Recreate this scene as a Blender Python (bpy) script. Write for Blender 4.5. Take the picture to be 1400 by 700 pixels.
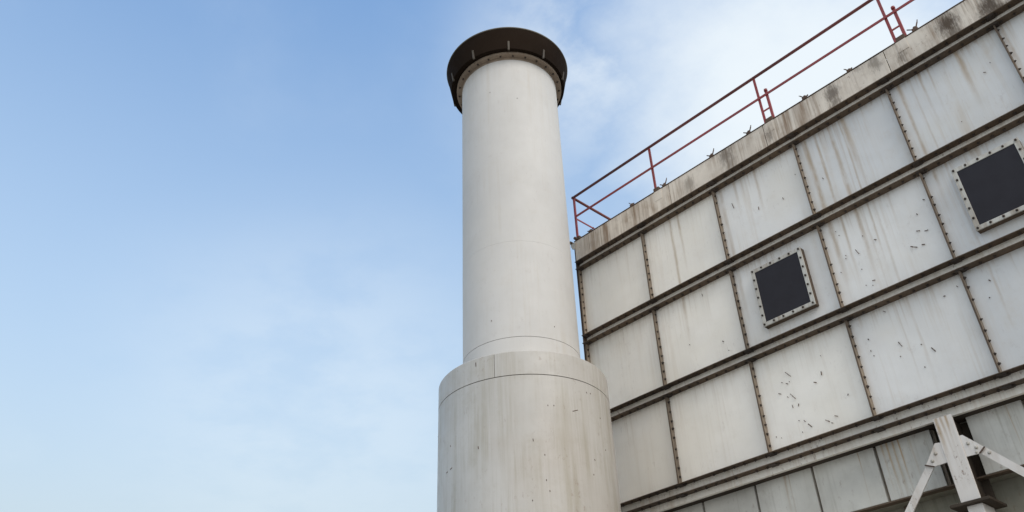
import bpy, bmesh, math, random
from mathutils import Vector, Matrix
for o in list(bpy.data.objects): bpy.data.objects.remove(o)
S = bpy.context.scene
R = math.radians
EYE = 1.6

# ------------------------------------------------------------------ camera
yaw, pitch, roll = R(-46.11261), R(34.31604), R(-2.45688)
fwd = Vector((math.sin(yaw)*math.cos(pitch), math.cos(yaw)*math.cos(pitch), math.sin(pitch)))
rt = Vector((math.cos(yaw), -math.sin(yaw), 0)); up = rt.cross(fwd)
r2 = math.cos(roll)*rt + math.sin(roll)*up
u2 = -math.sin(roll)*rt + math.cos(roll)*up
cd = bpy.data.cameras.new('camera'); cam = bpy.data.objects.new('camera', cd)
S.collection.objects.link(cam)
M3 = Matrix((r2, u2, -fwd)).transposed()
cam.matrix_world = Matrix.Translation((0, 0, EYE)) @ M3.to_4x4()
cd.sensor_width = 36; cd.lens = 1146.768/1400*36
cd.clip_start = .05; cd.clip_end = 6000
S.camera = cam

# ------------------------------------------------------------------ sky and sun
SUN_AZ, SUN_EL = 99, 42
w = bpy.data.worlds.new('World'); S.world = w; w.use_nodes = True
nt = w.node_tree; N = nt.nodes; L = nt.links; N.clear()
def nd(t, **k):
    n = N.new(t)
    for a, b in k.items(): setattr(n, a, b)
    return n
sky = nd('ShaderNodeTexSky', sky_type='NISHITA', sun_disc=False)
sky.sun_elevation = R(SUN_EL); sky.sun_rotation = R(SUN_AZ)
sky.air_density = 1.0; sky.dust_density = 1.0; sky.ozone_density = 1.0
tc = nd('ShaderNodeTexCoord')
sep = nd('ShaderNodeSeparateXYZ'); L.new(tc.outputs['Generated'], sep.inputs[0])
def math_(op, a, b=None, c=None, clamp=False):
    m = nd('ShaderNodeMath', operation=op); m.use_clamp = clamp
    for i, v in enumerate((a, b, c)):
        if v is None: continue
        if isinstance(v, (int, float)): m.inputs[i].default_value = v
        else: L.new(v, m.inputs[i])
    return m.outputs[0]
def noise_(vec, scale, det, rough, off=(0, 0, 0), stretch=(1, 1, 1), dist=0):
    mp = nd('ShaderNodeMapping'); mp.inputs['Location'].default_value = off; mp.inputs['Scale'].default_value = stretch
    L.new(vec, mp.inputs[0]); n = nd('ShaderNodeTexNoise'); n.inputs['Scale'].default_value = scale
    n.inputs['Detail'].default_value = det; n.inputs['Roughness'].default_value = rough; n.inputs['Distortion'].default_value = dist
    L.new(mp.outputs[0], n.inputs['Vector']); return n.outputs['Fac']
def maprange(v, a, b, c=0, d=1, smooth=True):
    m = nd('ShaderNodeMapRange', interpolation_type='SMOOTHSTEP' if smooth else 'LINEAR')
    L.new(v, m.inputs[0])
    for i, x in enumerate((a, b, c, d)): m.inputs[i+1].default_value = x
    return m.outputs[0]
# project the view direction on a flat cloud deck so that clouds flatten towards the horizon
zc = math_('MAXIMUM', sep.outputs[2], 0.0)
zc = math_('ADD', zc, 0.12)
cx = math_('DIVIDE', sep.outputs[0], zc); cy = math_('DIVIDE', sep.outputs[1], zc)
cmb = nd('ShaderNodeCombineXYZ'); L.new(cx, cmb.inputs[0]); L.new(cy, cmb.inputs[1])
n1 = noise_(cmb.outputs[0], 0.9, 9, .56, off=(3.1, 7.7, 0), stretch=(1, 1.25, 1), dist=.25)
n2 = noise_(cmb.outputs[0], 3.2, 8, .6, off=(1.1, .7, 0))
veil = maprange(n1, .46, .78)
fine = maprange(n2, .35, .72, .55, 1)
wisps = math_('MULTIPLY', math_('MULTIPLY', veil, fine), .45)
haze = maprange(sep.outputs[2], .86, .25, .05, .96, False)        # thin haze, thicker towards the horizon
# cloud banks: the bright one over the roof, others, and an unseen fill added
def bank(az, el, inner, outer):
    d = Vector((math.sin(R(az))*math.cos(R(el)), math.cos(R(az))*math.cos(R(el)), math.sin(R(el))))
    vm = nd('ShaderNodeVectorMath', operation='DISTANCE'); L.new(tc.outputs['Generated'], vm.inputs[0]); vm.inputs[1].default_value = d
    dd = math_('ADD', vm.outputs['Value'], math_('MULTIPLY', math_('SUBTRACT', n2, .5), .22))
    dd = math_('ADD', dd, math_('MULTIPLY', math_('SUBTRACT', n1, .5), .25))
    return maprange(dd, inner, outer, 1, 0)
b1 = bank(-21, 42, .07, .28); b2 = bank(15, 30, .15, .55); b3 = math_('MULTIPLY', bank(-60, 24, .04, .30), maprange(n2, .35, .62, .3, 1)); b5 = bank(-38, 47, .02, .24); fill_bank = bank(120, 42, .45, 1.25)
wh = math_('MAXIMUM', wisps, math_('MULTIPLY', b1, .92))
wh = math_('MAXIMUM', wh, math_('MULTIPLY', b2, .8)); wh = math_('MAXIMUM', wh, math_('MULTIPLY', b3, .28))
wh = math_('MAXIMUM', wh, math_('MULTIPLY', b5, maprange(n2, .38, .66, .08, .75)))
cl = math_('MULTIPLY', wh, .9)
mixh = nd('ShaderNodeMix', data_type='RGBA'); L.new(haze, mixh.inputs[0]); mixh.inputs[7].default_value = (4.15, 4.85, 5.15, 1)
gain = nd('ShaderNodeMix', data_type='RGBA', blend_type='MULTIPLY'); gain.inputs[0].default_value = 1
L.new(sky.outputs[0], gain.inputs[6]); gain.inputs[7].default_value = (1.27, 1.84, 2.16, 1)
L.new(gain.outputs[2], mixh.inputs[6])
mix = nd('ShaderNodeMix', data_type='RGBA'); L.new(cl, mix.inputs[0]); L.new(mixh.outputs[2], mix.inputs[6]); mix.inputs[7].default_value = (6.5, 6.9, 7.0, 1)
mix2 = nd('ShaderNodeMix', data_type='RGBA'); L.new(fill_bank, mix2.inputs[0]); L.new(mix.outputs[2], mix2.inputs[6]); mix2.inputs[7].default_value = (7.9, 8.2, 8.5, 1); mix = mix2  # unseen bright bank around the sun, added as fill for the wall
bg = nd('ShaderNodeBackground'); bg.inputs[1].default_value = .12; L.new(mix.outputs[2], bg.inputs[0])
out = nd('ShaderNodeOutputWorld'); L.new(bg.outputs[0], out.inputs[0])

sl = bpy.data.lights.new('sun', 'SUN'); sl.energy = 1.45; sl.angle = R(34); sl.color = (1, .94, .85)
so = bpy.data.objects.new('sun', sl); S.collection.objects.link(so)
sd = Vector((math.sin(R(SUN_AZ))*math.cos(R(SUN_EL)), math.cos(R(SUN_AZ))*math.cos(R(SUN_EL)), math.sin(R(SUN_EL))))
so.rotation_euler = sd.to_track_quat('Z', 'Y').to_euler(); so.location = (0, 0, 30)

S.render.engine = 'CYCLES'
S.view_settings.view_transform = 'Standard'; S.view_settings.look = 'None'
S.view_settings.exposure = 0.3; S.view_settings.gamma = 1; S.view_settings.use_curve_mapping = False
S.render.resolution_x = 1024; S.render.resolution_y = 512

# ------------------------------------------------------------------ materials
def material(name, base, rough=.55, metal=0, tone=.12, dirt=None, dirt_amt=0, streak=(.5, .72), rust=0, bump=.15,
             spec=.5, lines=(), blots=(), tint=None, speck=0, runs=0, side=0, line_col=(.37, .25, .13), blot_col=(.075, .047, .024), low=.5):
    m = bpy.data.materials.new(name); m.use_nodes = True
    t = m.node_tree; t.nodes.clear(); nn = t.nodes; ll = t.links
    def new(ty, **k):
        n = nn.new(ty)
        for a, b in k.items(): setattr(n, a, b)
        return n
    def mt(op, a, b=None, clamp=False):
        q = new('ShaderNodeMath', operation=op); q.use_clamp = clamp
        for i, v in enumerate((a, b)):
            if v is None: continue
            if isinstance(v, (int, float)): q.inputs[i].default_value = v
            else: ll.new(v, q.inputs[i])
        return q.outputs[0]
    geo = new('ShaderNodeNewGeometry'); pos = geo.outputs['Position']
    def noise(sc, det=5, ro=.55, st=(1, 1, 1), off=(0, 0, 0), dist=0):
        mp = new('ShaderNodeMapping'); mp.inputs['Scale'].default_value = st; mp.inputs['Location'].default_value = off
        ll.new(pos, mp.inputs[0]); n = new('ShaderNodeTexNoise'); n.inputs['Scale'].default_value = sc
        n.inputs['Detail'].default_value = det; n.inputs['Roughness'].default_value = ro; n.inputs['Distortion'].default_value = dist
        ll.new(mp.outputs[0], n.inputs['Vector']); return n.outputs['Fac']
    def mr(v, a, b, c=0, d=1):
        q = new('ShaderNodeMapRange', interpolation_type='SMOOTHSTEP'); ll.new(v, q.inputs[0])
        for i, x in enumerate((a, b, c, d)): q.inputs[i+1].default_value = x
        return q.outputs[0]
    col = None
    def mixc(fac, a, b):
        q = new('ShaderNodeMix', data_type='RGBA')
        if isinstance(fac, (int, float)): q.inputs[0].default_value = fac
        else: ll.new(fac, q.inputs[0])
        for i, v in ((6, a), (7, b)):
            if isinstance(v, tuple): q.inputs[i].default_value = (*v[:3], 1)
            else: ll.new(v, q.inputs[i])
        return q.outputs[2]
    lo = tuple(c*(1-tone) for c in base); hi = tuple(min(1, c*(1+tone)) for c in base)
    col = mixc(mr(noise(.8, 6, .6, off=(4, 2, 9)), .3, .7), lo, hi)
    if tint: col = mixc(mr(noise(.55, 4, .55, off=(12, 5, 3)), .45, .68, 0, .6), col, tint)
    if dirt_amt:
        s1 = mr(noise(7, 5, .6, (1, 1, .045), (2, 0, 1)), streak[0], streak[1])
        s2 = mr(noise(26, 4, .6, (1, 1, .03), (5, 1, 0)), streak[0]-.02, streak[1]+.03)
        pt = mr(noise(1.6, 4, .6, (1, 1, .5), (8, 8, 2)), .35, .62)
        s = mt('MULTIPLY', mt('MAXIMUM', s1, mt('MULTIPLY', s2, .8)), pt)
        col = mixc(mt('MULTIPLY', s, dirt_amt, clamp=True), col, dirt)
        col = mixc(mt('MULTIPLY', mr(noise(3.1, 7, .7, off=(1, 9, 4)), .52, .75), dirt_amt*.45), col, dirt)
    if lines or blots:
        sp = new('ShaderNodeSeparateXYZ'); ll.new(pos, sp.inputs[0])
        wob = mt('MULTIPLY', mt('SUBTRACT', noise(.9, 2, .5, off=(0, 3, 0)), .5), .05)
        wob = mt('ADD', wob, mt('MULTIPLY', mt('SUBTRACT', noise(14, 4, .7, (1, 1, .12)), .5), .03))
        xw = mt('ADD', sp.outputs[0], wob)
        brk = mr(noise(9, 4, .7, (1.2, 1.2, .35)), .3, .6, .35, 1)
        acc = None
        for (x0, zt, zb, wd, st) in lines:
            a = mt('ABSOLUTE', mt('SUBTRACT', xw, x0)); f = mr(a, 0.0, wd*1.8, min(1, st*1.25), 0)
            g = mr(sp.outputs[2], zb-.18, zt+.02, 0, 1)
            f = mt('MULTIPLY', f, g)
            acc = f if acc is None else mt('MAXIMUM', acc, f)
        if acc is not None: col = mixc(mt('MULTIPLY', acc, brk), col, line_col)
        acc = None
        rag = mt('ADD', mt('MULTIPLY', mt('SUBTRACT', noise(11, 6, .75, (1, 1, .5)), .5), .26), mt('MULTIPLY', mt('SUBTRACT', noise(38, 4, .7, (1, 1, .15)), .5), .22))
        for (x0, z0, wd, st) in blots:
            a = mt('ABSOLUTE', mt('SUBTRACT', xw, x0)); b = mt('MULTIPLY', mt('SUBTRACT', sp.outputs[2], z0), .62)
            d = mt('SQRT', mt('ADD', mt('MULTIPLY', a, a), mt('MULTIPLY', b, b)))
            f = mr(mt('ADD', d, rag), wd*.3, wd*2.1, min(1, st*1.15), 0)
            acc = f if acc is None else mt('MAXIMUM', acc, f)
        if acc is not None: col = mixc(acc, col, blot_col)
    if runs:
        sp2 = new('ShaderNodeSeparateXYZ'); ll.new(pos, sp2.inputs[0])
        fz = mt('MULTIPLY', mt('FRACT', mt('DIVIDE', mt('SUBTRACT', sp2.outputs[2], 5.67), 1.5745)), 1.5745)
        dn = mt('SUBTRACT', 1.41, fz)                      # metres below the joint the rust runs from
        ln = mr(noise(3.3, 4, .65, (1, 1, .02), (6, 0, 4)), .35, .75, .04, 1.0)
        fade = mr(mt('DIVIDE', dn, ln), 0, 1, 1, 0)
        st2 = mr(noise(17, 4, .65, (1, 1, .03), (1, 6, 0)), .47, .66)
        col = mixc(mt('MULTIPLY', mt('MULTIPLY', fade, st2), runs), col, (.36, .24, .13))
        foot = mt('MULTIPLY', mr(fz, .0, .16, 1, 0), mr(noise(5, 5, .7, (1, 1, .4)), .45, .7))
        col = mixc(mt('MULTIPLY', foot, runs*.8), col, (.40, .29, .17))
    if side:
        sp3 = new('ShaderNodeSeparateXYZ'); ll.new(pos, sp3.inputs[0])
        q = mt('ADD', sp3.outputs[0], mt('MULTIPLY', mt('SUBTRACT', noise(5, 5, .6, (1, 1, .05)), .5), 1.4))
        col = mixc(mt('MULTIPLY', mr(q, -8.5, -7.2), side), col, (.36, .28, .20))  # shade put into the colour: brown mixed in towards the right, broken by noise
    if rust:
        rs = mt('MULTIPLY', mr(noise(19, 5, .7, (1, 1, .5)), .57, .68), mr(noise(2.3, 3, .5, off=(7, 7, 7)), .45, .62))
        col = mixc(mt('MULTIPLY', rs, rust), col, (.17, .085, .045))
    if speck:
        v = new('ShaderNodeTexVoronoi'); v.inputs['Scale'].default_value = 16; ll.new(pos, v.inputs['Vector'])
        sm = mt('MULTIPLY', mr(v.outputs['Distance'], .03, .10, 1, 0), mr(noise(4, 3, .5, off=(3, 3, 8)), .5, .6))
        col = mixc(mt('MULTIPLY', sm, speck), col, (.10, .06, .04))
    bs = new('ShaderNodeBsdfPrincipled'); ll.new(col, bs.inputs['Base Color'])
    ll.new(mr(noise(6, 5, .6), .3, .7, max(.05, rough-.1), min(1, rough+.12)), bs.inputs['Roughness'])
    bs.inputs['Metallic'].default_value = metal; bs.inputs['Specular IOR Level'].default_value = spec
    if bump:
        b1 = new('ShaderNodeBump'); b1.inputs['Strength'].default_value = bump; b1.inputs['Distance'].default_value = .004
        ll.new(noise(55, 5, .7), b1.inputs['Height'])
        b2 = new('ShaderNodeBump'); b2.inputs['Strength'].default_value = low; b2.inputs['Distance'].default_value = .02
        ll.new(noise(1.7, 2, .4, off=(2, 2, 2)), b2.inputs['Height']); ll.new(b1.outputs[0], b2.inputs['Normal'])
        ll.new(b2.outputs[0], bs.inputs['Normal'])
    o = new('ShaderNodeOutputMaterial'); ll.new(bs.outputs[0], o.inputs[0])
    return m
PANEL_STREAKS = [(-1.526, 10.134, 9.087, 0.035, 0.6),(-2.065, 10.268, 9.107, 0.017, 0.5),(-1.935, 10.25, 9.308, 0.013, 0.35),(-3.267, 10.244, 8.981, 0.035, 0.6),(-3.511, 10.238, 9.709, 0.015, 0.4),(-4.831, 10.215, 9.241, 0.024, 0.45),(-5.219, 10.191, 9.618, 0.025, 0.3),(-6.383, 10.148, 9.086, 0.021, 0.5),(-3.909, 8.647, 7.358, 0.035, 0.6),(-3.734, 8.544, 7.569, 0.02, 0.5),(-3.497, 8.488, 7.495, 0.029, 0.5),(-3.322, 8.499, 7.537, 0.014, 0.4),(-2.376, 8.569, 7.943, 0.021, 0.5),(-6.56, 8.621, 7.792, 0.027, 0.45),(-5.489, 8.564, 7.486, 0.03, 0.3),(-3.233, 6.604, 5.657, 0.017, 0.2),(-3.403, 6.574, 5.863, 0.013, 0.2),(-2.207, 6.64, 6.164, 0.014, 0.25),(-0.922, 9.852, 9.345, 0.021, 0.4)]
LOW_STREAKS = [(-5.578, 5.399, 4.906, 0.016, 0.5),(-5.518, 5.402, 4.89, 0.011, 0.5),(-4.504, 5.423, 4.725, 0.007, 0.7),(-4.104, 5.392, 4.711, 0.013, 0.7),(-4.028, 5.395, 4.71, 0.013, 0.7),(-3.953, 5.396, 4.71, 0.011, 0.8),(-4.175, 5.403, 4.732, 0.013, 0.5),(-3.818, 5.363, 4.725, 0.013, 0.3),(-2.652, 5.335, 4.818, 0.007, 0.5)]
BLOTS = [(-3.236, 10.659, 0.081, 0.7),(-3.238, 10.476, 0.06, 0.6),(-1.444, 10.646, 0.103, 0.9),(-1.435, 10.487, 0.078, 0.7),(-0.921, 10.531, 0.102, 0.9),(-0.821, 10.378, 0.085, 0.8),(-0.626, 10.344, 0.062, 0.6),(-5.177, 10.709, 0.089, 0.6),(-5.127, 10.533, 0.076, 0.4),(-2.527, 10.716, 0.065, 0.5),(-5.959, 10.589, 0.069, 0.4),(-2.155, 10.562, 0.044, 0.5),(-2.779, 10.86, 0.048, 0.3),(-4.355, 10.591, 0.046, 0.5)]
MARKS = [(-5.112, 6.736, -5.04, 6.64),(-5.14, 6.573, -5.073, 6.535),(-5.286, 6.475, -5.239, 6.448),(-5.167, 6.387, -5.15, 6.363),(-5.115, 6.409, -5.05, 6.307),(-5.124, 6.247, -5.119, 6.19),(-5.027, 6.231, -5.042, 6.188),(-4.601, 6.549, -4.607, 6.483),(-4.741, 6.441, -4.694, 6.417),(-5.089, 6.007, -5.067, 5.993),(-5.012, 5.983, -4.898, 5.823),(-5.075, 5.841, -5.062, 5.828),(-4.719, 5.889, -4.659, 5.843),(-4.646, 5.824, -4.62, 5.809),(-4.58, 5.9, -4.53, 5.874),(-4.554, 6.77, -4.548, 6.758),(-4.323, 6.118, -4.336, 6.093),(-5.204, 6.614, -5.181, 6.598),(-5.087, 6.585, -5.074, 6.574),(-5.465, 5.899, -5.457, 5.891),(-5.392, 5.861, -5.384, 5.852),(-3.864, 6.73, -3.86, 6.713),(-3.507, 6.532, -3.476, 6.453),(-3.873, 6.571, -3.876, 6.541),(-3.858, 6.485, -3.85, 6.473),(-3.542, 6.347, -3.526, 6.338),(-3.15, 6.305, -3.115, 6.233),(-3.303, 6.103, -3.294, 6.091),(-3.254, 6.396, -3.246, 6.386),(-3.855, 8.467, -3.839, 8.448),(-3.822, 8.382, -3.817, 8.37),(-3.664, 8.048, -3.629, 7.953),(-3.817, 8.033, -3.81, 8.017),(-3.829, 7.989, -3.822, 7.973),(-3.665, 7.727, -3.658, 7.714),(-3.577, 7.494, -3.527, 7.484),(-3.676, 7.474, -3.67, 7.459),(-3.591, 7.432, -3.584, 7.417),(-3.952, 7.82, -3.934, 7.802),(-3.515, 8.202, -3.511, 8.187),(-3.38, 8.064, -3.346, 8.039),(-2.836, 7.901, -2.779, 7.878),(-2.738, 7.846, -2.682, 7.839),(-2.754, 8.141, -2.746, 8.115),(-2.618, 8.297, -2.594, 8.276),(-2.969, 7.725, -2.885, 7.667),(-2.83, 7.68, -2.785, 7.661),(-1.821, 9.13, -1.812, 9.113),(-1.343, 9.67, -1.31, 9.648),(-1.227, 9.766, -1.229, 9.753),(-3.819, 9.46, -3.783, 9.384),(-5.322, 9.852, -5.302, 9.734),(-4.892, 9.526, -4.895, 9.46),(-4.472, 9.457, -4.461, 9.404),(-4.182, 9.739, -4.176, 9.715),(-6.185, 8.54, -6.177, 8.482),(-5.99, 7.605, -5.963, 7.578),(-5.923, 7.42, -5.9, 7.405),(-6.577, 7.795, -6.567, 7.772),(-3.568, 7.019, -3.533, 6.984),(-3.864, 6.733, -3.859, 6.709),(-3.508, 6.533, -3.498, 6.518),(-2.623, 6.944, -2.61, 6.92),(-2.807, 6.881, -2.779, 6.876),(-2.262, 6.854, -2.244, 6.827),(-2.332, 6.64, -2.326, 6.628)]
M = {}
for nm, col, tn in (('panel_clean_lit', (.87, .82, .745), (.84, .78, .68)), ('panel', (.77, .745, .71), (.73, .68, .60)), ('panel_grey', (.66, .65, .635), (.64, .61, .55))):  # base lightened on the left columns for their brighter light; dirt amounts differ too
    M[nm] = material('weathered white paint '+nm, col, .5, tone=.07, dirt=(.50, .38, .25), dirt_amt={'panel_clean_lit': .22, 'panel': .30}.get(nm, .42), runs={'panel_clean_lit': .2, 'panel': .28}.get(nm, .4), tint=tn, lines=PANEL_STREAKS, bump=.12, rust=.12, speck=.12, low=.8)
M['fascia'] = material('streaked fascia paint', (.68, .60, .505), .6, tone=.15, dirt=(.25, .165, .10), dirt_amt=1.0, streak=(.43, .66), tint=(.52, .45, .37), blots=BLOTS, rust=.6, speck=.3)
M['web'] = material('dusty web paint', (.84, .79, .71), .6, tone=.08, dirt=(.45, .31, .19), dirt_amt=.4, streak=(.45, .68), rust=.6)
M['flange'] = material('grimy brown flange steel', (.11, .075, .048), .75, tone=.35, dirt=(.05, .036, .027), dirt_amt=.7, rust=.4, bump=.3)
M['rib'] = material('dirty rib steel', (.25, .20, .15), .7, tone=.25, dirt=(.09, .07, .05), dirt_amt=.8, rust=.5, bump=.3)
M['bolt'] = material('dark rusted bolt steel', (.05, .035, .026), .7, tone=.4, bump=0)
M['lowpanel'] = material('greyed lower panel paint', (.57, .55, .50), .6, tone=.2, dirt=(.28, .24, .18), dirt_amt=.5, tint=(.52, .49, .42), lines=LOW_STREAKS, rust=.4, speck=.4)
M['lowwall'] = material('grey green housing paint', (.24, .225, .175), .65, tone=.3, dirt=(.10, .085, .06), dirt_amt=.6, rust=.4)
M['steel'] = material('scuffed white steel paint', (.70, .65, .60), .5, tone=.08, dirt=(.34, .24, .15), dirt_amt=.5, streak=(.48, .7), rust=.9, speck=1, lines=[(-3.35, 5.38, 5.0, .02, .8), (-3.24, 5.38, 5.15, .015, .7), (-3.30, 5.38, 5.25, .012, .6)])
M['frame'] = material('spotted window frame paint', (.52, .50, .45), .6, tone=.15, dirt=(.24, .17, .11), dirt_amt=.8, streak=(.45, .7), rust=.9, speck=.8)
M['pane'] = material('dark slate pane', (.030, .028, .033), .6, tone=.06, bump=0, spec=.12)
M['dark'] = material('sooty dark steel', (.017, .011, .0075), .95, tone=.2, bump=0, spec=.04)
M['caprim'] = material('brown cap rim steel', (.10, .085, .06), .7, tone=.2, bump=.1)
M['red'] = material('red railing paint', (.25, .032, .030), .5, tone=.2, dirt=(.05, .03, .025), dirt_amt=.0, streak=(.5, .7), rust=.3, bump=.2)
M['toprail'] = material('worn dark red railing paint', (.15, .036, .03), .6, tone=.3, dirt=(.035, .03, .022), dirt_amt=.0, streak=(.42, .6), rust=.3, bump=.2)
M['tube'] = material('pale chimney paint', (.57, .55, .525), .68, spec=.3, tone=.05, dirt=(.46, .40, .32), dirt_amt=.32, streak=(.5, .75), tint=(.60, .57, .53), rust=.1, bump=.05, low=.08)
M['lower'] = material('stained side-shaded lower chimney paint', (.50, .485, .46), .5, tone=.06, side=.2, dirt=(.30, .27, .20), dirt_amt=.6, streak=(.44, .70), tint=(.46, .42, .38), rust=.35, speck=.25, bump=.08, low=.08)  # side darkens the right half's colour to stand for shade, besides the stains
M['ring'] = material('beige chimney flange steel', (.26, .195, .14), .65, tone=.2, dirt=(.16, .12, .09), dirt_amt=.6, rust=.5)
M['strut'] = material('dull brown strut steel', (.075, .06, .045), .8, tone=.2, bump=.1)
M['shade'] = material('dark brown shaded steel', (.055, .042, .031), .85, tone=.3, bump=.2, spec=.2)  # brown darkened for the shade beneath the skirt and beside the column
M['groove'] = material('dark seam sealant', (.10, .085, .07), .8, tone=.3, bump=0)
M['mark'] = material('brown rust mark', (.085, .05, .032), .8, tone=.3, bump=0)
M['ground'] = material('worn yard concrete', (.31, .295, .27), .85, tone=.2, dirt=(.20, .185, .17), dirt_amt=.5, bump=.4)

# ------------------------------------------------------------------ mesh helpers
class MB:
    def __init__(s): s.v = []; s.f = []; s.sm = []
    def add(s, v, f, smooth=False):
        n = len(s.v); s.v += [tuple(p) for p in v]; s.f += [tuple(i+n for i in q) for q in f]; s.sm += [smooth]*len(f); return s
    def box(s, x0, x1, y0, y1, z0, z1, b=0):
        if b:
            bm = bmesh.new(); bmesh.ops.create_cube(bm, size=1)
            for v in bm.verts: v.co = Vector(((x0+x1)/2+v.co.x*(x1-x0), (y0+y1)/2+v.co.y*(y1-y0), (z0+z1)/2+v.co.z*(z1-z0)))
            bmesh.ops.bevel(bm, geom=bm.edges[:], offset=b, segments=1, affect='EDGES')
            bm.verts.index_update()
            s.add([v.co[:] for v in bm.verts], [[v.index for v in f.verts] for f in bm.faces]); bm.free(); return s
        v = [(x, y, z) for x in (x0, x1) for y in (y0, y1) for z in (z0, z1)]
        return s.add(v, [(0, 1, 3, 2), (4, 6, 7, 5), (0, 4, 5, 1), (2, 3, 7, 6), (0, 2, 6, 4), (1, 5, 7, 3)])
    def cyl(s, a, b, r, n=8, rb=None, smooth=True, capped=True):
        a = Vector(a); b = Vector(b); d = (b-a).normalized(); rb = r if rb is None else rb
        x = d.orthogonal().normalized(); y = d.cross(x)
        v = []
        for p, q in ((a, r), (b, rb)):
            for i in range(n):
                t = 2*math.pi*i/n; v.append(p + q*(math.cos(t)*x + math.sin(t)*y))
        s.add(v, [(i, (i+1) % n, n+(i+1) % n, n+i) for i in range(n)], smooth)
        if capped:
            k = len(s.v)-2*n; s.f.append(tuple(k+i for i in reversed(range(n)))); s.f.append(tuple(k+n+i for i in range(n))); s.sm += [False, False]
        return s
    def bar(s, a, b, w, t, nrm=(0, -1, 0)):
        """flat bar from a to b, width w in the plane square to nrm, thickness t along nrm"""
        a = Vector(a); b = Vector(b); d = (b-a).normalized(); n = Vector(nrm); n = (n - n.dot(d)*d).normalized(); sd = d.cross(n)
        v = [p + i*sd*w/2 + j*n*t/2 for p in (a, b) for i, j in ((-1, -1), (1, -1), (1, 1), (-1, 1))]
        return s.add(v, [(3, 2, 1, 0), (4, 5, 6, 7), (0, 1, 5, 4), (1, 2, 6, 5), (2, 3, 7, 6), (3, 0, 4, 7)])
    def prism(s, pts, y0, y1):
        """outline in x,z given thickness from y0 (front) to y1"""
        n = len(pts)
        v = [(x, y0, z) for x, z in pts] + [(x, y1, z) for x, z in pts]
        return s.add(v, [tuple(range(n)), tuple(reversed(range(n, 2*n)))] + [(i, i+n, (i+1) % n+n, (i+1) % n) for i in range(n)])
    def lathe(s, prof, c, n=96, closed=True):
        v = []; m = len(prof)
        for i in range(n):
            t = 2*math.pi*i/n
            for r, z in prof: v.append((c[0]+r*math.cos(t), c[1]+r*math.sin(t), z))
        f = []
        for i in range(n):
            j = (i+1) % n
            for k in range(m if closed else m-1):
                k2 = (k+1) % m; f.append((i*m+k, j*m+k, j*m+k2, i*m+k2))
        return s.add(v, f, True)
    def build(s, name, mat, parent=None, base=None, kind=None, label=None, cat=None, group=None, autosmooth=False):
        bs = Vector(base) if base else (Vector(BASE[parent.name]) if parent and parent.name in BASE else Vector((0, 0, 0)))
        me = bpy.data.meshes.new(name); me.from_pydata([tuple(Vector(p)-bs) for p in s.v], [], s.f)
        me.polygons.foreach_set('use_smooth', s.sm)
        bm = bmesh.new(); bm.from_mesh(me); bmesh.ops.recalc_face_normals(bm, faces=bm.faces[:])
        if autosmooth:
            for e in bm.edges:
                if len(e.link_faces) == 2 and e.calc_face_angle(0) > .6: e.smooth = False
        bm.to_mesh(me); bm.free(); me.update()
        o = bpy.data.objects.new(name, me); S.collection.objects.link(o); me.materials.append(M[mat])
        if parent: o.parent = parent; BASE[o.name] = bs
        else: o.location = bs
        tag(o, label, cat, group, kind); return o
BASE = {}
def tag(o, label=None, cat=None, group=None, kind=None):
    for k, v in (('label', label), ('category', cat), ('group', group), ('kind', kind)):
        if v: o[k] = v
    return o
def thing(name, loc, label, cat, group=None):
    o = bpy.data.objects.new(name, None); o.location = loc; o.empty_display_size = .3; S.collection.objects.link(o)
    BASE[o.name] = Vector(loc); return tag(o, label, cat, group)
def hexbolt(mb, p, d, r=.018, h=.016):
    p = Vector(p); d = Vector(d).normalized()
    mb.cyl(p, p+d*h, r, 6, smooth=False); mb.cyl(p+d*h, p+d*(h+.012), r*.5, 6, smooth=False)

# ------------------------------------------------------------------ ground
MB().add([(-1500, -1500, 0), (1500, -1500, 0), (1500, 1500, 0), (-1500, 1500, 0)], [(0, 1, 2, 3)]).build('ground', 'ground', kind='structure')

# ------------------------------------------------------------------ steel tank
rnd = random.Random(4)
Y0, YP = 10.0, 10.125                    # flange edge plane, panel plane
XS = [-8.64, -7.11, -5.569, -4.046, -2.508, -.979, .554, 2.087, 3.62]
XR = XS[-1]
FA, AL_, FB, BL_, FC, CL_, FD, DL_, DE = [v+EYE for v in (8.802, 8.640, 7.219, 7.066, 5.639, 5.490, 4.070, 3.920, 3.820)]
tank = thing('steel_tank', (-2.5, 13, 0), 'large weathered white tank of bolted square steel panels behind the chimney', 'tank')
TH = .012
def flange(z, x0=-8.70, x1=XR, y1=10.17):
    MB().box(x0, x1, Y0, y1, z, z+TH, .003).build('flange', 'flange', tank)
for z in (FA, AL_, FB, BL_, FC, CL_, FD, DL_): flange(z)
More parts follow.
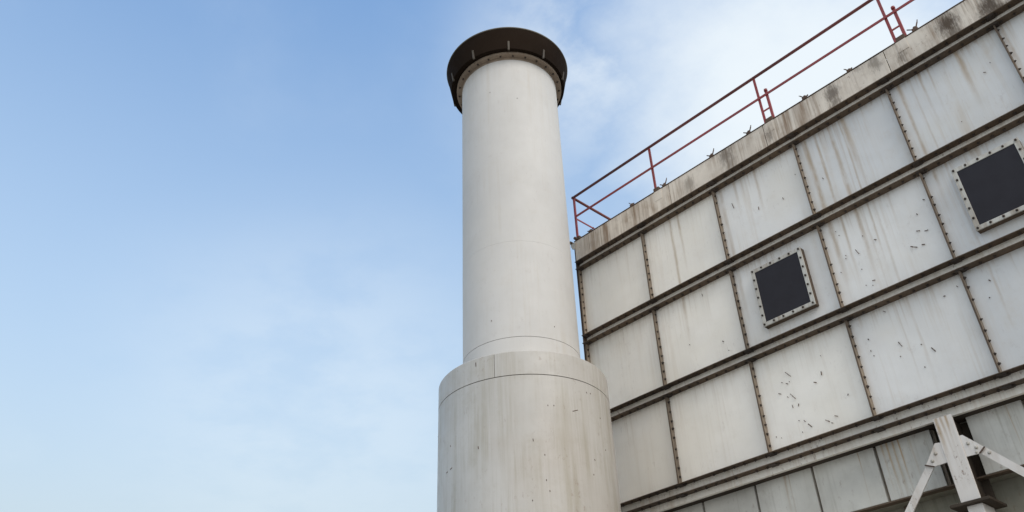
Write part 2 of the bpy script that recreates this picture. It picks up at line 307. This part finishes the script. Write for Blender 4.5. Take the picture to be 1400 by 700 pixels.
# webs between paired flanges
for zt, zb in ((FA, AL_), (FB, BL_), (FC, CL_), (FD, DL_)):
    MB().box(-8.68, XR, YP-.006, YP+.03, zb+TH+.001, zt-.001).build('web_strip', 'web', tank)
MB().box(-8.68, XR, YP-.004, YP+.05, DE, DL_-.001, .003).build('skirt_strip', 'web', tank)
rows = [(AL_, FB), (BL_, FC), (CL_, FD)]
for ri, (zt, zb) in enumerate(rows):
    for i in range(len(XS)-1):
        x0, x1 = XS[i]*1.002+.007, XS[i+1]*1.002-.011
        z0, z1 = zb+TH+.002, zt-.002
        n = 7; mb = MB(); v = []; f = []
        bx = rnd.uniform(-.006, .010)
        for a in range(n+1):
            for b in range(n+1):
                u, t = a/n, b/n
                bow = 16*u*(1-u)*t*(1-t)
                v.append((x0+(x1-x0)*u, YP - bx*bow + rnd.uniform(-.0008, .0008)*(bow > .05), z0+(z1-z0)*t))
        for a in range(n):
            for b in range(n): f.append((a*(n+1)+b, (a+1)*(n+1)+b, (a+1)*(n+1)+b+1, a*(n+1)+b+1))
        mb.add(v, f, True)
        mb.box(x0, x1, YP+.012, YP+.03, z0, z1)
        mb.build('panel', 'panel_clean_lit' if i < 2 or (i == 2 and ri == 2) else 'panel_grey' if i > 3 or (i == 3 and ri == 0) else 'panel', tank)
    for i, x in enumerate(XS):
        x = x*1.002
        r = MB().box(x-.010, x+.006, Y0+.046, YP+.02, zb+TH+.001, zt-.001).build('rib', 'rib', tank)
        MB().box(x-.012, x+.008, Y0+.034, Y0+.045, zb+TH+.001, zt-.001, .002).build('rib_edge', 'flange', r)
# fascia plates along the roof edge
fx = [-8.66, -8.30, -6.37, -4.43, -2.35, -.28, 1.8, XR]
FT = 9.248+EYE
for i in range(len(fx)-1):
    j = rnd.uniform(-.004, .004)
    MB().box(fx[i]+.005, fx[i+1]-.005, Y0+.002+j*.5, Y0+.016+j*.5, FA+TH+.001, FT+j, .002).build('fascia_plate', 'fascia', tank)
MB().box(-8.66, XR, Y0-.006, Y0+.20, FT+.006, FT+.018).build('edge_strip', 'mark', tank)
# wall behind, roof and side
MB().box(-8.66, XR, YP+.045, 16, DE+.006, FT-.03).build('tank_body', 'lowpanel', tank)
for z in (FA, AL_, FB, BL_, FC, CL_, FD, DL_):
    MB().box(-8.78, -8.665, Y0+.19, 16, z, z+TH).build('side_flange', 'flange', tank)
# corner angle with its head bracket
MB().box(-8.712, -8.700, Y0+.045, Y0+.16, DE, FT-.05).box(-8.699, -8.655, Y0+.12, Y0+.132, DE, FT-.05).build('corner_angle', 'flange', tank)
MB().prism([(-8.74, FT-.02), (-8.62, FT-.02), (-8.62, FT-.07), (-8.655, FT-.16), (-8.70, FT-.16), (-8.735, FT-.08)], Y0-.02, Y0-.006).build('corner_bracket', 'frame', tank)
for x, z in ((-8.72, FT+.0), (-8.60, FT+.045)):
    MB().cyl((x, Y0-.05, z), (x, Y0+.05, z), .03, 8).build('corner_lug', 'mark', tank)
# bolts: far too many and too small to pick apart
mb = MB()
for z in (FA, AL_, FB, BL_, FC, CL_, FD, DL_):
    for i in range(len(XS)-1):
        for k in range(9):
            if rnd.random() < .03: continue
            x = XS[i]+(k+.5)*(XS[i+1]-XS[i])/9+rnd.uniform(-.01, .01)
            hexbolt(mb, (x, Y0+.062+rnd.uniform(-.006, .006), z), (0, 0, -1), .020)
mb.build('flange_bolts', 'bolt', tank, kind='stuff')
mb = MB()
for zt, zb in rows:
    for x in XS:
        for k in range(9):
            z = zb+.09+(k+.3)*(zt-zb-.1)/9+rnd.uniform(-.018, .018)
            if rnd.random() < .06: continue
            hexbolt(mb, (x*1.002+.006, Y0+.080+rnd.uniform(-.006, .006), z), (1, rnd.uniform(-.15, .15), 0), rnd.uniform(.014, .021), rnd.uniform(.012, .022))
mb.build('rib_bolts', 'bolt', tank, kind='stuff')
# small dark plates where ribs meet flanges
mb = MB()
for z in (FA, AL_, FB, BL_, FC, CL_, FD, DL_):
    for x in XS:
        mb.box(x-.05, x+.06, Y0+.012, YP-.01, z-.016, z-.001, .004)
mb.build('joint_plates', 'bolt', tank, kind='stuff')
# scratches and rust marks
mb = MB()
for (ax, az_, bx_, bz) in MARKS:
    d = math.hypot(bx_-ax, bz-az_)
    n = max(1, int(d/.035)); 
    for k in range(n):
        if n > 1 and rnd.random() < .25: continue
        p = (ax+(bx_-ax)*k/n, YP-.0125, az_+(bz-az_)*k/n); q = (ax+(bx_-ax)*(k+.85)/n, YP-.0125, az_+(bz-az_)*(k+.85)/n)
        if d < .02: q = (p[0]+.008, p[1], p[2]-.012)
        mb.bar(p, q, rnd.uniform(.007, .013), .003)
mb.build('rust_marks', 'mark', tank, kind='stuff')
# windows
def window(cx, cz, hw, hh):
    fr = MB(); t = .062; ya, yb = Y0+.012, Y0+.030
    fr.box(cx-hw, cx+hw, ya, yb, cz+hh-t, cz+hh, .003); fr.box(cx-hw, cx+hw, ya, yb, cz-hh, cz-hh+t, .003)
    fr.box(cx-hw, cx-hw+t, ya+.0005, yb, cz-hh+t, cz+hh-t, .002); fr.box(cx+hw-t, cx+hw, ya+.0005, yb, cz-hh+t, cz+hh-t, .002)
    w_ = fr.build('window', 'frame', tank); 
    MB().box(cx-hw+t-.004, cx+hw-t+.004, ya+.006, ya+.014, cz-hh+t-.004, cz+hh-t+.004).build('pane', 'pane', w_)
    MB().box(cx-hw+.006, cx+hw-.006, yb+.001, YP+.004, cz-hh+.006, cz+hh-.006).build('window_shade_collar', 'flange', w_)  # dark colour stands in for the shade below and beside the frame
    nx, nz = 6, 7
    pts = [(cx-hw+t/2+i*(2*hw-t)/(nx-1), z) for i in range(nx) for z in (cz-hh+t/2, cz+hh-t/2)]
    pts += [(x, cz-hh+t/2+i*(2*hh-t)/(nz-1)) for i in range(1, nz-1) for x in (cx-hw+t/2, cx+hw-t/2)]
    first = None
    for x, z in pts:
        if first is None:
            b = MB(); hexbolt(b, (x, ya, z), (0, -1, 0), .016, .013); first = b.build('bolt', 'bolt', w_, base=(x, ya, z))
            first.location = Vector((x, ya, z))-BASE[tank.name]
        else:
            o = first.copy(); S.collection.objects.link(o); o.parent = w_; o.location = Vector((x, ya, z))-BASE[tank.name]
            o.rotation_euler = (0, rnd.uniform(0, 1), 0)
window(-4.80, 6.356+EYE, .425, .486)
window(-1.735, 6.356+EYE, .42, .486)
# clamps along the roof edge
def clamp(x, style, s=1.0):
    s *= 1.05
    z = FT+.018; m = MB(); y = Y0+.04
    m.box(x-.035*s, x+.035*s, y-.045, y+.04, z, z+.045*s, .006)
    m.cyl((x, y, z+.04*s), (x, y, z+.075*s), .022*s, 8)
    if style == 0:
        m.cyl((x-.01, y, z+.04*s), (x-.085*s, y-.01, z+.095*s), .009, 6); m.cyl((x+.01, y, z+.05*s), (x+.05*s, y, z+.13*s), .010, 6); m.cyl((x+.05*s, y, z+.13*s), (x+.06*s, y, z+.16*s), .007, 6)
    elif style == 1:
        m.cyl((x-.01, y, z+.05*s), (x-.06*s, y, z+.12*s), .009, 6); m.cyl((x-.06*s, y, z+.12*s), (x-.075*s, y, z+.135*s), .006, 6); m.cyl((x+.02, y-.02, z+.03), (x+.06*s, y-.02, z+.05*s), .012, 6)
    else:
        m.cyl((x-.01, y, z+.05*s), (x-.09*s, y, z+.08*s), .010, 6); m.cyl((x+.01, y, z+.05*s), (x+.08*s, y, z+.09*s), .010, 6)
    m.build('clamp', 'mark', tank)
for x, st, s in ((-8.25, 2, .9), (-7.215, 1, .95), (-6.463, 0, 1), (-5.441, 0, 1), (-4.695, 0, 1), (-3.652, 1, 1.05), (-2.891, 1, .9), (-1.85, 0, 1.15), (-.2, 0, 1), (1.3, 1, 1)): clamp(x, st, s)

MB().box(-8.6, XR, YP+.05, 10.6, DE-.002, DE+.004).build('soffit_shade_plate', 'shade', tank)  # coloured dark to give the shadow under the tank edge
# lower housing under the tank skirt
YL = 10.30
house = thing('lower_housing', (-2.5, 12, 0), 'recessed grey panelled housing below the bottom edge of the tank', 'housing')
LS = [-8.6, -7.82, -6.93, -6.04, -5.15, -4.26, -3.53]
LZ0, LZ1 = 3.12+EYE, DE+.004
for a, b in list(zip(LS[:-1], LS[1:]))+[(-3.12, -2.455), (-2.455, -1.57), (-1.57, -.68), (-.68, .2), (.2, 1.1), (1.1, 2.0), (2.0, XR)]:
    j = rnd.uniform(-.004, .004)
    MB().box(a+.008, b-.03, YL+j, YL+.10, LZ0+.006, LZ1, .003).build('panel', 'lowpanel', house)
    MB().box(b-.026, b+.004, YL+.045, YL+.12, LZ0+.006, LZ1-.002).build('joint_strip', 'rib', house)
MB().box(-8.6, XR, YL+.12, 15.8, LZ0-.02, LZ1+.0).build('housing_body', 'lowwall', house)
MB().box(-8.6, XR, YL+.002, YL+.26, LZ0-.012, LZ0+.004).build('bottom_lip', 'flange', house)
MB().box(-8.55, XR, YL+.28, 15.6, 0, LZ0-.022).build('lower_wall', 'lowwall', house)
for x in (-7.6, -5.93, -4.2, -2.5, -.8, .9, 2.6):
    MB().box(x-.02, x+.02, YL+.24, YL+.279, .3, LZ0-.03).build('seam_rib', 'flange', house)

# support column
colm = thing('support_column', (-3.27, 10.2, 0), 'white steel column with two riveted gussets and diagonal braces below the tank', 'column')
cx0, cx1, cf = -3.385, -3.168, 10.03
ZB = 2.80+EYE
m = MB().box(cx0, cx1, cf, cf+.022, ZB+.02, DE-.003, .003); m.build('front_flange', 'steel', colm)
MB().box((cx0+cx1)/2-.01, (cx0+cx1)/2+.05, cf+.022, cf+.38, ZB+.02, LZ1-.02).build('web', 'shade', colm)
MB().box(cx0, cx1+.03, cf+.38, cf+.40, ZB+.02, LZ1-.02).build('back_flange', 'shade', colm)
MB().box(cx0-.12, cx1+.105, cf-.04, cf+.44, ZB-.02, ZB+.014, .004).build('splice_plate', 'shade', colm)
MB().box(cx0+.035, cx1-.01, cf+.03, cf+.35, .05, ZB-.021, .004).build('lower_post', 'steel', colm)
MB().box(cx0-.2, cx1+.2, cf-.15, cf+.5, 0, .04).build('base_plate', 'flange', colm)
def sub(x, z): return (x, z+EYE)
gl = MB().prism([sub(*p) for p in [(-3.455, 3.546), (-3.386, 3.536), (-3.386, 3.296), (-3.548, 3.290), (-3.624, 3.338)]], cf+.012, cf+.028).build('gusset_plate', 'steel', colm)
gr = MB().prism([sub(*p) for p in [(-3.167, 3.546), (-3.131, 3.545), (-2.951, 3.345), (-3.018, 3.290), (-3.167, 3.296)]], cf+.012, cf+.028).build('gusset_plate', 'steel', colm)
def rivet(par, x, z, r=.022, y=None):
    m = MB(); y = cf+.012 if y is None else y; c = (x, y, z+EYE)
    m.cyl(c, (x, y-.008, z+EYE), r, 10, r*.85); m.cyl((x, y-.008, z+EYE), (x, y-.015, z+EYE), r*.85, 10, r*.35)
    m.build('rivet', 'frame', par)
for x, z in ((-3.482, 3.428), (-3.542, 3.356)): rivet(gl, x, z)
for x, z in ((-3.105, 3.432), (-3.033, 3.363), (-3.050, 3.312)): rivet(gr, x, z, .021 if z > 3.33 else .015)
bl = MB().bar((-3.586, cf+.034, 3.318+EYE), (-8.05, cf+.034, .02), .088, .018); bl = bl.build('brace', 'steel', colm)
br = MB().bar((-2.983, cf+.034, 3.322+EYE), (1.45, cf+.034, .02), .088, .018); br = br.build('brace', 'steel', colm)
rivet(br, -2.925, 3.272, .02, cf+.024)
MB().bar((-3.64, cf+.008, 3.334+EYE), (-3.54, cf+.008, 3.288+EYE), .014, .008).build('weld_strip', 'mark', colm)
MB().bar((-2.945, cf+.008, 3.345+EYE), (-3.022, cf+.008, 3.288+EYE), .014, .008).build('weld_strip', 'mark', colm)

# ------------------------------------------------------------------ railing
rail = thing('railing', (-5, 10.1, FT), 'red two-bar safety railing along the roof edge of the tank', 'railing')
YR = 10.06; k = YR/10
ZT, ZM = 10.285*k+EYE, 9.79*k+EYE
def post(x, par=rail, y=YR): MB().box(x-.022, x+.022, y-.006, y+.006, FT-.02, ZT-.01, .002).box(x-.006, x+.006, y+.006, y+.04, FT+.02, ZT-.01).build('post', 'red', par)
PX = [-8.62, -6.68, -4.385, -2.155, .08, 2.3]
for x in PX: post(x)
MB().cyl((-8.66, YR, ZT), (3.6, YR, ZT), .027, 10).build('top_rail', 'toprail', rail)
MB().bar((-8.60, YR-.016, ZM), (3.6, YR-.016, ZM), .042, .016).build('mid_rail', 'red', rail)
MB().cyl((-8.64, YR-.02, ZT), (-8.64, 15.9, ZT), .027, 10).build('top_rail', 'toprail', rail)
MB().bar((-8.64, YR+.02, ZM), (-8.64, 15.9, ZM), .03, .014, (-1, 0, 0)).build('mid_rail', 'red', rail)
for y in (11.9, 13.8, 15.85): MB().box(-8.66, -8.62, y-.02, y+.02, FT-.02, ZT-.01).build('post', 'red', rail)
for x in (-4.385, -2.155, .08):
    MB().box(x+.125, x+.172, YR-.01, YR+.012, FT+.05, ZM+.09, .004).cyl((x+.148, YR, ZM+.07), (x+.148, YR, ZM+.115), .03, 10).build('stub_post', 'red', rail)
    MB().box(x+.02, x+.125, YR-.006, YR+.006, (ZM+FT)/2+.0, (ZM+FT)/2+.028).build('rung', 'red', rail)
    MB().box(x+.02, x+.15, Y0+.005, YR+.05, FT+.019, FT+.095, .004).build('foot_plate', 'mark', rail)
for x in (-8.62, -6.68):
    MB().box(x-.02, x+.10, Y0+.005, YR+.04, FT+.019, FT+.095, .006).build('foot_plate', 'mark', rail)
for x in PX[1:]:
    MB().box(x-.008, x+.15, Y0-.004, Y0+.0005, FT-.20, FT-.0, .002).build('cover_plate', 'fascia', rail)

# ------------------------------------------------------------------ chimney
C = (-8.536, 8.324); RL, RU = 1.303, .929
ch = thing('chimney', (C[0], C[1], 0), 'tall white two-tier steel chimney with a dark flat cap', 'chimney')
ZL, ZS = 5.616+EYE, 5.239+EYE
def ring(prof, name, mat, **k): return MB().lathe(prof, C, 128).build(name, mat, ch, autosmooth=True, **k)
g = .006
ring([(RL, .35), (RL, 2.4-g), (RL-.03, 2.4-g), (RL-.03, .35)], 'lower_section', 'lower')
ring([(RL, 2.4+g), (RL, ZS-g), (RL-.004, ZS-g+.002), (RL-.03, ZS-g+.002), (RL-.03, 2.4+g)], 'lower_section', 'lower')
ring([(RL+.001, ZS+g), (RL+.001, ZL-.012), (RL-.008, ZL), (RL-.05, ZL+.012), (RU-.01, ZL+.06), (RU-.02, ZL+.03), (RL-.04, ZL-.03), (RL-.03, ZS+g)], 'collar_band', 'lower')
ring([(RL-.010, .3), (RL-.010, ZL-.05), (RL-.02, ZL-.05), (RL-.02, .3)], 'seam_sealant', 'groove')
zs = [ZL+.035, 6.050+EYE, 7.794+EYE, 9.935+EYE, 11.99+EYE]
gs = [.0035, .0016, .0]
for i in range(4):
    a = zs[i] + (gs[i-1] if i else 0); b = zs[i+1] - (gs[i] if i < 3 else 0)
    r = RU + (.0015 if i == 1 else 0)
    ring([(r, a), (r, b), (r-.03, b), (r-.03, a)], 'upper_section', 'tube')
ring([(RU-.006, ZL), (RU-.006, 12.0+EYE), (RU-.02, 12.0+EYE), (RU-.02, ZL)], 'seam_sealant', 'groove')
ring([(RL+.25, 0), (RL+.25, .2), (RL+.05, .36), (RL-.04, .36), (RL-.04, 0)], 'base_ring', 'ground')
ZF = 12.04+EYE
fl = ring([(RU-.01, ZF), (1.036, ZF), (1.036, ZF+.05), (RU-.01, ZF+.05)], 'top_flange', 'ring')
ring([(RU+.004, ZF-.05), (RU+.012, ZF-.001), (RU-.01, ZF-.001), (RU-.01, ZF-.05)], 'weld_ring', 'ring')
first = None
for i in range(26):
    t = 2*math.pi*(i+.25)/26
    p = Vector((C[0]+.985*math.cos(t), C[1]+.985*math.sin(t), ZF))
    if first is None:
        b = MB(); hexbolt(b, p, (0, 0, -1), .019, .016); first = b.build('bolt', 'bolt', fl, base=p); first.location = p-BASE[ch.name]
    else:
        o = first.copy(); S.collection.objects.link(o); o.parent = fl; o.location = p-BASE[ch.name]
# liner mouth, struts and cap
ring([(RU-.01, ZF+.05), (RU-.01, ZF+.06), (RU-.04, ZF+.06), (RU-.04, ZF+.05)], 'mouth_ring', 'dark')
cc = (C[0]-.016, C[1]-.016)
z1, z2, rc = 12.09+EYE, 12.57+EYE, 1.205
MB().lathe([(1.03, z1), (1.12, z1), (rc, z2-.03), (rc, z2), (.6, z2+.09), (.02, z2+.14), (.02, z2+.12), (.6, z2+.07), (rc-.05, z2-.03), (1.09, z1+.03), (1.03, z1+.03)], cc, 128).build('cap', 'dark', ch, autosmooth=True)
MB().lathe([(rc+.004, z2-.02), (rc+.014, z2-.006), (rc+.010, z2+.010), (rc-.01, z2+.014), (rc-.01, z2-.015)], cc, 128).build('cap_rim', 'caprim', ch)
for i in range(10):
    t = R(-41.5+36*i)
    d = Vector((math.cos(t), math.sin(t), 0)); p = Vector((cc[0], cc[1], 0))
    MB().bar(p+d*1.115+Vector((0, 0, z1-.035)), p+d*1.148+Vector((0, 0, z1+.16)), .036, .03, d).build('strut', 'strut', ch)
# vertical seam on the collar, small stud on the left side, specks
def onc(az, z, r): return Vector((C[0]+r*math.cos(R(az)), C[1]+r*math.sin(R(az)), z))
def on_bar(mb, a, b, r, w):
    p = onc(*a, r); q = onc(*b, r); n = Vector((p.x-C[0], p.y-C[1], 0))
    if (q-p).length < .02: q = p+Vector((0, 0, -.02))
    mb.bar(p, q, w, .003, n)
mb = MB(); on_bar(mb, (-61.6, ZL-.02), (-61.6, ZS), RL+.0012, .005); mb.build('collar_seam', 'groove', ch)
CM = [((-12.1, 6.344), (-9.4, 6.369)), ((-12.1, 6.344), (-13.2, 6.335)), ((-102.8, 5.694), (-101, 5.70)), ((-98, 5.71), (-95.8, 5.72)), ((-97.8, 6.056), (-97.8, 6.036)), ((-73.7, 5.882), (-73.5, 5.843)), ((-39.8, 5.889), (-39.6, 5.851)), ((-33.2, 5.332), (-33.1, 5.317)), ((-41.8, 5.066), (-41.2, 5.055)), ((-31.6, 5.189), (-31.3, 5.179)), ((-29.6, 6.385), (-29.3, 6.369)), ((-25.8, 6.388), (-25.5, 6.376)), ((-33.3, 5.674), (-32.9, 5.663)), ((11.3, 6.383), (11.8, 6.375)), ((-.7, 6.696), (-.3, 6.673)), ((3, 6.703), (3.4, 6.69)), ((1.1, 5.712), (1.4, 5.687)), ((-.9, 5.493), (-.2, 5.489)), ((14.2, 5.93), (14.8, 5.918)), ((-74.7, 7.149), (-74.5, 7.083))]
mb = MB()
for a, b in CM: on_bar(mb, a, b, RL+.0022, .009)
for a, z in ((-71.8, 8.008), (-10.1, 7.886), (-35.5, 12.588), (-66.5, 12.829)): on_bar(mb, (a, z), (a, z-.02), RU+.003, .010)
mb.build('rust_specks', 'mark', ch, kind='stuff')
mb = MB(); p = onc(-144, 6.60, RL); d = Vector((math.cos(R(-144)), math.sin(R(-144)), 0))
mb.cyl(p-d*.01, p+d*.035, .010, 6); mb.cyl(p+d*.035, p+d*.05, .018, 6, smooth=False); mb.build('stud', 'bolt', ch)
